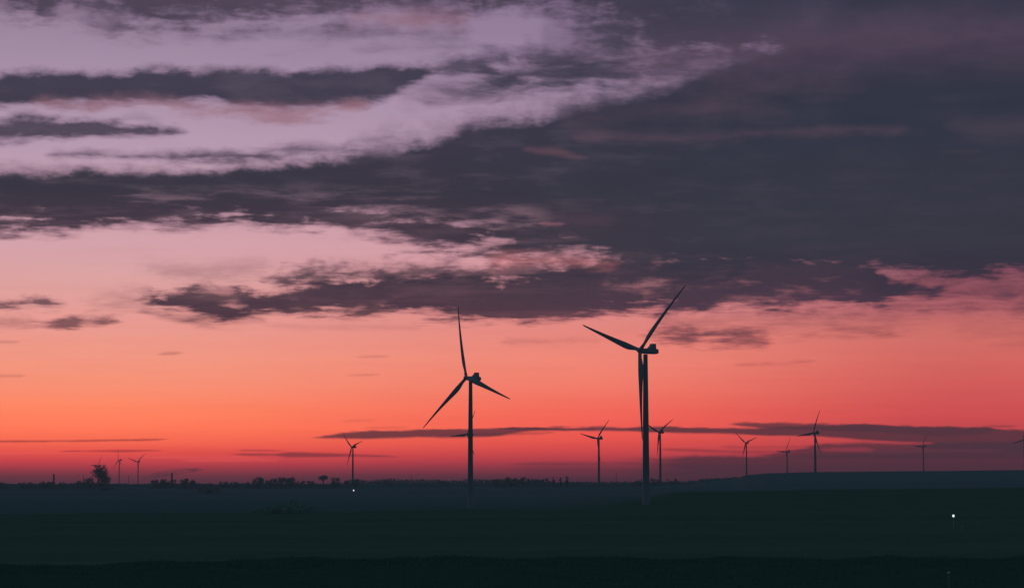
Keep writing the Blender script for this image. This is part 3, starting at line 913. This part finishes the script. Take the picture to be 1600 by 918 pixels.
def tree(name, base, h, w, kind, label, group, seed, leafm):
    rs = np.random.default_rng(seed)
    root = empty(name, base, rs.uniform(0, 6.28))
    bm = bmesh.new()
    tips = []
    if kind == "bare":
        th = h * 0.16
        tube(bm, (0, 0, -0.5), (0, 0, th), h * 0.030, h * 0.024, 8)
        for q in range(9):
            a = q * 2 * math.pi / 9 + rs.uniform(-0.3, 0.3)
            el = rs.uniform(0.5, 1.4)
            d = np.array([math.cos(a) * math.cos(el), math.sin(a) * math.cos(el), math.sin(el)])
            limb(bm, (0, 0, th * rs.uniform(0.7, 1.0)), d, h * rs.uniform(0.50, 0.62), h * 0.016, 3, rs, tips, 0.55, 0.14)
        P_ = np.array(tips)
        sx = (w / 2) / np.quantile(np.hypot(P_[:, 0], P_[:, 1]), 0.95)
        sz = (h - th) / (np.quantile(P_[:, 2], 0.99) - th)
        for q in bm.verts:
            if q.co.z > th:
                q.co.z = th + (q.co.z - th) * sz
                q.co.x *= sx
                q.co.y *= sx
        mesh("trunk", bm, M_bark, root)
        v, f = [], []
        for p in P_:
            c = np.array([p[0] * sx, p[1] * sx, th + (p[2] - th) * sz])
            leafy(v, f, c, h * 0.045, 13, h * 0.013, rs, 1.0)
        pymesh("crown", v, f, leafm, root)
        return tag(root, label, "tree", group)
    if kind == "umbrella":
        th, cz, lobes = h * 0.5, h * 0.74, 11
    elif kind == "bush":
        th, cz, lobes = h * 0.08, h * 0.45, 12
    else:
        th, cz, lobes = h * 0.22, h * 0.57, 13
    tube(bm, (0, 0, -0.5), (0, 0, th), h * 0.03, h * 0.022, 7)
    v, f = [], []
    lob = []
    if kind == "umbrella":
        for q in range(lobes):
            a = rs.uniform(0, 2 * math.pi)
            rad = (w / 2) * rs.uniform(0.1, 0.66)
            rad = (w / 2) * 0.62 * math.sqrt((q + 0.5) / lobes)
            a = q * 2.4
            lob.append((math.cos(a) * rad, math.sin(a) * rad, h * (0.82 - 0.20 * (rad / (w / 2)) ** 2 - rs.uniform(0, 0.09)), w * rs.uniform(0.12, 0.2)))
        for q in range(5):
            a = rs.uniform(0, 2 * math.pi)
            lob.append((math.cos(a) * w * 0.3, math.sin(a) * w * 0.3, h * rs.uniform(0.1, 0.2), h * 0.16))
    else:
        for q in range(9):                       # upper crown
            a = rs.uniform(0, 2 * math.pi)
            zz = h * rs.uniform(0.48, 0.84)
            dome = math.sqrt(max(0.06, 1 - (zz / h / 1.02) ** 2.2))
            lob.append((math.cos(a) * w / 2 * 0.70 * dome * rs.random() ** 0.6, math.sin(a) * w / 2 * 0.70 * dome * rs.random() ** 0.6, zz, min(w, h) * rs.uniform(0.13, 0.22)))
        for q in range(9):                       # boughs down to the ground, undergrowth
            a = q * 2 * math.pi / 9 + rs.uniform(-0.3, 0.3)
            lob.append((math.cos(a) * w * rs.uniform(0.18, 0.40), math.sin(a) * w * rs.uniform(0.18, 0.40), h * rs.uniform(0.10, 0.46), min(w, h) * rs.uniform(0.17, 0.25)))
    if kind == "bush" and w > 1.4 * h:           # a low broad mound
        lob = []
        for q in range(26):
            a, rr = q * 2.4, math.sqrt((q + 0.5) / 26)
            lob.append((math.cos(a) * w / 2 * 0.86 * rr, math.sin(a) * w / 2 * 0.5 * rr, h * (0.22 + 0.52 * (1 - rr ** 1.6) * rs.uniform(0.35, 1.0)), h * rs.uniform(0.16, 0.32)))
    for (cx, cy, cz_, lr) in lob:
        cz_ = min(cz_, h - lr * 0.75)
        c = np.array([cx, cy, cz_])
        if cz_ > th:
            tube(bm, (0, 0, th * 0.9), tuple(c), h * 0.012, h * 0.004, 5)
        leafy(v, f, c, lr * 1.1, 150, max(0.30, lr * 0.17), rs, 0.85)
    mesh("trunk", bm, M_bark, root)
    pymesh("crown", v, f, leafm, root)
    return tag(root, label, "tree", group)


TREES = [
    # px, top row, width px, distance, kind, label
    (158, 727, 30, 3850, "bare", "tallest tree on the skyline, bare and open crowned, at the left"),
    (5, 754, 18, 3900, "round", "round dark tree cut by the left edge of the view"),
    (36, 754, 17, 4000, "round", "low tree of the far left clump, second from the left edge"),
    (50, 753, 17, 4050, "round", "low rounded tree left of the thin chimney, with a gap to its left"),
    (69, 752, 18, 4000, "round", "rounded tree touching the left side of the thin chimney"),
    (79, 752, 15, 4060, "round", "tree directly in front of the thin chimney"),
    (97, 753, 18, 4000, "round", "rounded tree just right of the thin chimney"),
    (128, 749, 24, 3950, "round", "broad tree at the left foot of the tall bare tree"),
    (142, 747, 20, 3900, "round", "leafy tree tucked against the tall bare tree"),
    (166, 752, 16, 3800, "bush", "bush under the right side of the tall bare tree"),
    (243, 750, 18, 4300, "round", "left end of the flat topped trees under the smoking stack"),
    (256, 749, 18, 4300, "round", "middle one of the flat topped trees under the smoking stack"),
    (268, 750, 17, 4300, "round", "right end of the flat topped trees, right at the smoking stack"),
    (289, 748, 18, 4200, "round", "tree just right of the smoking stack, with a rounded top"),
    (301, 749, 14, 4250, "round", "smaller tree leaning on the right of the tree by the stack"),
    (327, 752, 36, 3350, "bush", "wide dark bush standing nearer than the skyline trees, right of the stack"),
    (349, 753, 20, 4300, "round", "left one of the low even trees before the highest clump"),
    (366, 753, 22, 4300, "round", "right one of the low even trees before the big clump"),
    (388, 753, 9, 4200, "round", "little tree at the left foot of the big clump"),
    (404, 744, 22, 4200, "round", "highest tree of the big clump, at its left end"),
    (423, 746, 19, 4250, "round", "middle tree of the big clump"),
    (439, 746, 17, 4300, "round", "right of the middle in the big clump, a dent beside it"),
    (453, 745, 16, 4200, "round", "last tree of the big clump, with a straight right side"),
    (470, 751, 17, 4300, "round", "low tree after the gap right of the big clump"),
    (485, 752, 16, 4350, "round", "low tree left of the umbrella shaped tree"),
    (505, 739, 20, 4200, "umbrella", "umbrella shaped tree standing clear of the others on a bare trunk"),
    (524, 747, 14, 4300, "round", "small round tree right of the umbrella shaped tree"),
    (541, 751, 18, 4400, "round", "low tree left of the turbine above the white lamp"),
    (556, 749, 12, 4400, "round", "small tree at the foot of the turbine above the white lamp"),
    (606, 752, 14, 5200, "round", "low lone tree right of the turbine above the white lamp"),
    (694, 751, 16, 5200, "round", "low lone tree left of the second biggest tower"),
    (778, 748, 22, 4700, "round", "left end of the wooded rise between the two biggest turbines"),
    (797, 746, 24, 4700, "round", "tree of the wooded rise between the two biggest turbines, its first high one"),
    (815, 746, 22, 4700, "round", "middle tree of the wooded rise between the two biggest turbines"),
    (834, 747, 22, 4700, "round", "right end of the wooded rise, before two thin poplars"),
    (852, 748, 18, 4700, "round", "low tree left of the thin poplar"),
    (865, 743, 6, 4700, "round", "thin lone poplar standing up from the wooded rise"),
    (876, 744, 7, 4700, "round", "poplar at the left of the squared pair"),
    (886, 743, 8, 4700, "round", "poplar at the right of the squared pair"),
    (1000, 749, 20, 5000, "round", "low tree right behind the biggest tower, on its left side"),
    (1022, 748, 20, 5000, "round", "low tree on the right side of the biggest tower"),
    (1050, 748, 26, 5000, "round", "low tree right of the biggest tower, below the turbine behind it"),
    (434, 781, 60, 1330, "bush", "dark green bush nearer the viewer on the field edge, left of a second one"),
    (458, 777, 60, 1345, "bush", "lower dark green bush on the field edge, right of the first one"),
]
for q, (px, top, wp, d, kind, lab) in enumerate(TREES):
    p = at(px, 757, d)
    z0 = h1(p.x, p.y) - (0.6 if kind != "bush" else 0.3)
    h = EYE + (HOR - top + (2.0 if kind == "round" else 0.0)) * d / F - z0
    nm = {"bare": "bare_tree", "bush": "bush", "umbrella": "umbrella_tree"}.get(kind, "round_tree")
    grp = "skyline trees on the plain" if d > 2800 else "bushes on the fields"
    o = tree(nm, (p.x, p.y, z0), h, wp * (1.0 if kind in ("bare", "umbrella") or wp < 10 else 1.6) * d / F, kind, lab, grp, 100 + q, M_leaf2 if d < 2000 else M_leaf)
    if kind == "bush":
        o["category"] = "bush"

# the far wood that closes the plain, one mass
v, f = [], []
rs = np.random.default_rng(5)
for d0, m0, m1, px0, px1 in ((5400, 5, 9, -150, 1150), (6000, 14, 21, 545, 850), (6200, 9, 14, 830, 1150), (4600, 4, 7, -40, 172), (4600, 4, 7, 234, 600), (4900, 8, 14, 765, 900)):
    px = px0
    while px < px1:
        d = d0 + rs.uniform(-250, 250)
        p = at(px, 757, d)
        z0 = h1(p.x, p.y)
        e = 0.5 + 0.22 * math.sin(px * 0.043 + d0) + 0.16 * math.sin(px * 0.103 + 1.3) + 0.10 * math.sin(px * 0.27) + rs.uniform(-0.06, 0.06)
        h = m0 + (m1 - m0) * e
        w = rs.uniform(16, 30)
        for _ in range(170):
            a = rs.uniform(-1, 1)
            c = np.array([p.x + a * w * 0.6, p.y + rs.uniform(-5, 5), z0 - 2 + (h + 2) * rs.random() * math.sqrt(max(0.05, 1 - a * a))])
            leafy(v, f, c, 0.6, 1, 1.7, rs)
        px += rs.uniform(2.5, 5.0)
fw = pymesh("distant_woods", v, f, M_faint)
tag(fw, "low hazy line of distant woods closing the plain", "woods", kind="stuff")

# ---------------------------------------------------------------- stacks, masts, smoke, lamps
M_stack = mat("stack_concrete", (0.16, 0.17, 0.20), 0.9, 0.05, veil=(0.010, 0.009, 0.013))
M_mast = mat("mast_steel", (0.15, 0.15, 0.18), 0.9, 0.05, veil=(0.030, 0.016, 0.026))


def stack(px, top, wpx, d, label, name="chimney", cat="chimney"):
    p = at(px, 757, d)
    z0 = h1(p.x, p.y) - 0.5
    h = EYE + (HOR - top) * d / F - z0
    r = wpx * d / F / 2
    root = empty(name, (p.x, p.y, z0))
    bm = bmesh.new()
    lathe(bm, [(0, r * 1.15), (h * 0.5, r * 1.02), (h * 0.955, r * 0.94)], 16)
    mesh("shaft", bm, M_stack, root)
    bm = bmesh.new()
    lathe(bm, [(h * 0.955 + 0.003, r * 1.12), (h * 0.99, r * 1.12), (h, r * 0.9)], 16)
    mesh("rim", bm, M_stack, root)
    tag(root, label, cat)
    return root


stack(84, 740, 2.6, 4500, "thin dark chimney rising from the clump of trees at the far left")
stack(268.5, 738, 2.8, 5000, "short smoking stack behind the flat topped trees")


def mast(px, top, wpx, d, label):
    """lattice mast: four legs with rings and crossing braces"""
    p = at(px, 757, d)
    z0 = h1(p.x, p.y) - 0.5
    h = EYE + (HOR - top) * d / F - z0
    w = wpx * d / F / 2
    root = empty("radio_mast", (p.x, p.y, z0))
    bm = bmesh.new()
    N_ = 8
    cs = ((1, 1), (-1, 1), (-1, -1), (1, -1))
    at_h = lambda i: (w * (1 - 0.6 * i / N_), h * i / N_ * 0.93)
    for i in range(N_):
        w0, a0 = at_h(i)
        w1, a1 = at_h(i + 1)
        for q in range(4):
            c, e = cs[q], cs[(q + 1) % 4]
            tube(bm, (c[0] * w0, c[1] * w0, a0), (c[0] * w1, c[1] * w1, a1), 0.28, 0.26, 5)
            tube(bm, (c[0] * w0, c[1] * w0, a0), (e[0] * w1, e[1] * w1, a1), 0.16, 0.16, 4)
            tube(bm, (c[0] * w1, c[1] * w1, a1), (e[0] * w1, e[1] * w1, a1), 0.16, 0.16, 4)
    mesh("lattice", bm, M_mast, root, smooth=False)
    bm = bmesh.new()
    tube(bm, (0, 0, h * 0.93), (0, 0, h), 0.3, 0.15, 6)
    mesh("antenna", bm, M_mast, root)
    tag(root, label, "mast")


mast(643, 740, 1.3, 5600, "thin mast left of the second biggest turbine tower")
mast(963, 736, 1.2, 5600, "thin mast between the small turbine and the biggest tower")
mast(130, 740, 0.8, 5600, "faint mast left of the tall bare tree")
mast(201, 741, 1.0, 5600, "faint short mast between the two tiny turbines at the left")

# smoke lying out from the stack
ms = bpy.data.materials.new("smoke")
ms.use_nodes = True
t = ms.node_tree
t.nodes.clear()
k = N(t)
tcn = k.new("ShaderNodeTexCoord")
nz = k.noise(tcn.outputs["Object"], 0.035, 6, 0.65)
df = k.new("ShaderNodeBsdfDiffuse")
df.inputs[0].default_value = (0.25, 0.22, 0.27, 1)
em = k.new("ShaderNodeEmission")
em.inputs[0].default_value = (0.045, 0.024, 0.036, 1)
ad = k.new("ShaderNodeAddShader")
t.links.new(df.outputs[0], ad.inputs[0])
t.links.new(em.outputs[0], ad.inputs[1])
tp = k.new("ShaderNodeBsdfTransparent")
mx = k.new("ShaderNodeMixShader")
k.put(mx.inputs[0], k.rng(nz, 0.36, 0.74, 0.04, 0.40, smooth=True))
t.links.new(tp.outputs[0], mx.inputs[1])
t.links.new(ad.outputs[0], mx.inputs[2])
mo = k.new("ShaderNodeOutputMaterial")
t.links.new(mx.outputs[0], mo.inputs[0])
d = 5000.0
k0 = d / F
org = at(268.5, 738, d)
bm = bmesh.new()
rows_ = []
for px, cy, hh in ((318, 733, 1.0), (308, 733.5, 2.6), (295, 734.5, 3.6), (280, 736, 4.6), (265, 738, 5.0), (252, 740.5, 5.0), (240, 743, 4.6), (230, 745, 3.4), (222, 747, 1.2)):
    c = at(px, cy, d) - org
    rows_.append([c + Vector((0, math.cos(a) * hh * k0 * 1.2, math.sin(a) * hh * k0)) for a in [2 * math.pi * i / 16 for i in range(16)]])
rings(bm, rows_)
so = mesh("smoke_plume", bm, ms)
so.location = org
tag(so, "thin grey smoke drifting low around the short stack", "smoke")

# lamps
M_post = mat("post_paint", (0.62, 0.66, 0.66), 0.7, 0.1)
M_pale = mat("pale_stake", (0.40, 0.44, 0.44), 0.8, 0.1)
M_cap = mat("pale_cap", (1.0, 1.0, 1.0), 0.6, 0.2)


def lamp(px, py, base_py, rpx, label, m, lean=0.0):
    b = hit(px, base_py)
    top = at(px, py, b.y)
    r = rpx * b.y / F
    root = empty("lamp_post", b)
    h = top.z - b.z
    bm = bmesh.new()
    lathe(bm, [(-0.3, 0.11), (0.0, 0.11), (0.5, 0.09), (h - r * 1.05, 0.06)], 12)
    mesh("post", bm, M_post, root)
    bm = bmesh.new()
    lathe(bm, [(h - r * 1.25, r * 0.25), (h - r * 1.02, r * 0.34), (h - r * 0.9, r * 0.34)], 14)
    mesh("collar", bm, M_post, root)
    bm = bmesh.new()
    bmesh.ops.create_uvsphere(bm, u_segments=20, v_segments=12, radius=r)
    bmesh.ops.scale(bm, vec=(0.88, 0.88, 1.1), verts=bm.verts)
    bmesh.ops.translate(bm, vec=(0, 0, h), verts=bm.verts)
    mesh("lamp_globe", bm, m, root)
    tag(root, label, "lamp", None)
    return root


lamp(1490, 805.2, 824, 1.8, "lit white lamp on a thin post in the dark field at the right", lamp_mat("lamp_glow", (0.97, 1.0, 1.0), 1.3))
lamp(552.5, 765.5, 769.5, 1.05, "tiny lit white lamp below the far turbine, left of the second biggest tower", lamp_mat("yard_lamp_glow", (1.0, 0.93, 0.92), 1.1))


def stake(name, px, top_py, base, r, label, cap=False, m=None, lean=(0, 0)):
    top = at(px, top_py, base.y)
    h = top.z - base.z
    root = empty(name, base)
    root.rotation_euler = (lean[0], lean[1], 0)
    bm = bmesh.new()
    lathe(bm, [(-0.3, r * 1.05), (0, r * 1.05), (h * 0.8, r), (h * 0.965, r * 0.95)], 10)
    mesh("stake", bm, m or M_pale, root)
    bm = bmesh.new()
    lathe(bm, [(h * 0.965 + 0.002, r * 1.35), (h * 0.985, r * 1.45), (h + r * 0.6, r * 1.1), (h + r * 1.1, r * 0.4)], 12)
    mesh("cap", bm, M_cap if cap else (m or M_pale), root)
    return tag(root, label, "post")


stake("marker_post", 1503.5, 821, hit(1503.5, 827), 0.26, "short stubby pale marker post just right of the lit lamp")
stake("marker_post", 1528, 812, hit(1528, 824), 0.14, "taller faint marker post farther right of the lit lamp")
b = Vector((at(1481, 800, 41.0).x, 41.0, 0))
b.z = h1(b.x, b.y)
stake("boundary_stake", 1480, 894, b, 0.018, "slim stake with a pale cap in the near grass at the lower right", cap=True, m=mat("stake_wood", (0.28, 0.40, 0.38), 0.9, 0.0))

# ---------------------------------------------------------------- render settings
S.view_settings.view_transform = "Standard"
S.view_settings.look = "None"
S.view_settings.exposure = 0
S.view_settings.gamma = 1
S.render.film_transparent = False
